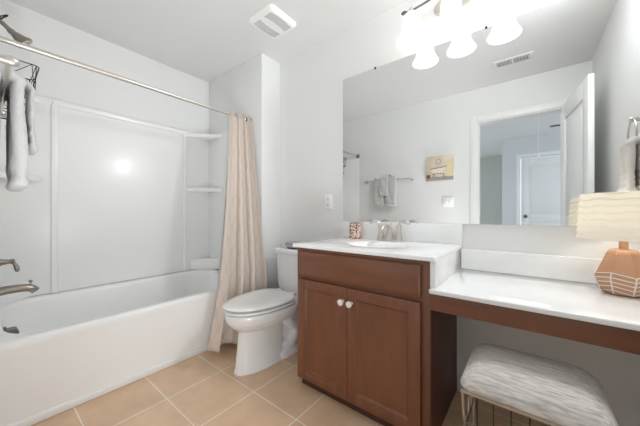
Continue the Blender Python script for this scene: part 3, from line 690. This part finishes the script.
for k in range(5): obj('slat', bx(.255,.425,-2.25+.022*k,-2.238+.022*k,H-.011,H-.008), M['slot'], hv)
pcd = thing('pull_cord', 'thin white pull cord hanging from the hall ceiling', 'pull cord', (.095,-1.5,H))
b = B(); tube(b, [(.095,-1.5,H-.001),(.095,-1.5,1.875)], .003, 6); obj('cord', b, M['trim'], pcd)
b = B(); lathe(b, [(.004,.04),(.009,.03),(.013,0),(.008,-.006),(0,-.007)], (.095,-1.5,1.85), 14); obj('bell', b, M['trim'], pcd)

# ------------------------------------------------------------------ stool
SX0, SX1, SYA, SYB = -.195, .195, 1.02, 1.345
stl = thing('vanity_stool', 'metal vanity stool with a cream and grey streaked cushion under the make-up counter', 'stool', (0, 1.18, 0))
b = B()
def cl(i, z, r): return rrect(SX0+i, SX1-i, SYA+i, SYB-i, r, z, 8)
loft(b, [cl(.008,0.432,.04), cl(.001,0.436,.04), cl(0,0.444,.04), cl(.004,0.458,.04), cl(.014,0.475,.04), cl(.03,0.492,.04), cl(.05,0.503,.04), cl(.08,0.510,.03), cl(.13,0.514,.015)])
obj('cushion', b, M['cushion'], stl, smooth=70)
obj('seat_frame', bx(SX0+.006, SX1-.006, SYA+.006, SYB-.006, .419, .4315), M['champ'], stl, bevel=.004)
for x in (SX0+.012, SX1-.012):
    for y0_, y1_ in ((SYA+.012, 1.13), (SYB-.012, 1.23)):
        b = B(); tube(b, bez([(x,y0_,.420),(x,y0_+.2*(y1_-y0_),.33),(x,lerp(y0_,y1_,.62),.26),(x,lerp(y0_,y1_,.7),.20),(x,lerp(y0_,y1_,.45),.12),(x,lerp(y0_,y1_,.05),.05),(x,y0_,.001)],6), .0048, 10); obj('leg', b, M['champ'], stl)
    b = B(); tube(b, ring_pts((x,1.18,.30), .036, 'x', 24), .004, 8, True); obj('scroll', b, M['champ'], stl)
b = B(); xa, xb, ya_, yb__ = SX0+.02, SX1-.02, 1.06, 1.29
for z in (.30, .12): tube(b, [(xa,ya_,z),(xb,ya_,z),(xb,yb__,z),(xa,yb__,z)], .0036, 6, True)
for k in range(7):
    x = lerp(xa, xb, k/6); tube(b, [(x,ya_,.30),(x,ya_,.12),(x,yb__,.12),(x,yb__,.30)], .003, 6)
obj('storage_basket', b, M['dnickel'], stl)
# ------------------------------------------------------------------ table lamp
AX, AY = .292, 1.575
lp = thing('table_lamp', 'copper faceted table lamp with a cream pleated shade on the make-up counter', 'lamp', (AX, AY, DZT))
def facet(r, z, n=8, a0=.2): return [(AX+r*math.cos(a0+2*PI*i/n), AY+r*math.sin(a0+2*PI*i/n), z) for i in range(n)]
Z = DZT+.0005
prof = [(.054,0),(.063,.004),(.083,.06),(.084,.072),(.05,.160),(.042,.172),(.018,.177)]
b = B(); loft(b, [facet(r, Z+h) for r, h in prof]); obj('lamp_base', b, M['copper'], lp, smooth=0, bevel=.003)
b = B()
def surf_r(h):
    for (r0,h0),(r1,h1) in zip(prof, prof[1:]):
        if h0 <= h <= h1: return r0+(r1-r0)*(h-h0)/(h1-h0)
    return prof[-1][0]
def cage(ang, h):
    r = surf_r(h)+.002; a = (ang-.2)/(2*PI/8); i = math.floor(a); f = a-i
    p0 = Vector((math.cos(.2+2*PI*i/8), math.sin(.2+2*PI*i/8)))*r; p1 = Vector((math.cos(.2+2*PI*(i+1)/8), math.sin(.2+2*PI*(i+1)/8)))*r
    p = p0.lerp(p1, f); return (AX+p.x, AY+p.y, Z+h)
for i in range(8):
    a = .2+2*PI*i/8; da = 2*PI/8
    tube(b, [cage(a, .006), cage(a, .04), cage(a, .066), cage(a, .088 if i%2 else .075)], .0024, 6)
    for k in range(5):
        h0 = .008+.017*k; up = .016 if i%2 == 0 else -.0; dn = .016 if i%2 else 0
        tube(b, [cage(a, h0+ (0 if i%2==0 else .012)), cage(a+da/2, h0+.006), cage(a+da*.999, h0+(.012 if i%2==0 else 0))], .0018, 5)
obj('wire_cage', b, M['wwhite'], lp)
b = B(); lathe(b, [(.016,.174),(.0135,.18),(.0135,.232),(.008,.236)], (AX,AY,Z), 20); obj('neck', b, M['copper'], lp)
b = B(); n = 72; loops = []
R0, R1, z0s, z1s = .132, .122, DZT+.217, DZT+.398; rows = 56
for j in range(rows+1):
    t = j/rows; loop = []
    for i in range(n):
        a = 2*PI*i/n; ph = (t*7 + .10*math.sin(a*9) + .06*math.sin(a*4+t*9)) % 1.0
        rr = lerp(R0, R1, t) + .005*(1-ph)**1.4
        loop.append((AX+rr*math.cos(a), AY+rr*math.sin(a), lerp(z0s, z1s, t)))
    loops.append(loop)
loft(b, loops, False, False)
o = obj('lamp_shade', b, M['lampshade'], lp, smooth=60); s = o.modifiers.new('thickness','SOLIDIFY'); s.thickness = .002
b = B(); ball(b, (AX,AY,Z+.28), .028, 14, (1,1,1.3)); obj('bulb', b, M['shade'], lp)
d = bpy.data.lights.new('lamp_light','POINT'); d.energy = 1.0; d.color = (1,.95,.88); d.shadow_soft_size = .03
lo = bpy.data.objects.new('lamp_light', d); COL.objects.link(lo); lo.location = (AX,AY,Z+.325)
b = B(); tube(b, ring_pts((AX,AY,z1s-.01), .02, 'z', 16), .002, 6, True); tube(b, [(AX,AY,Z+.235),(AX,AY,z1s-.012)], .004, 6)
for k in range(3): a = 2*PI*k/3; tube(b, [(AX+.02*math.cos(a),AY+.02*math.sin(a),z1s-.01),(AX+R1*math.cos(a),AY+R1*math.sin(a),z1s-.006)], .002, 6)
obj('shade_frame', b, M['nickel'], lp)
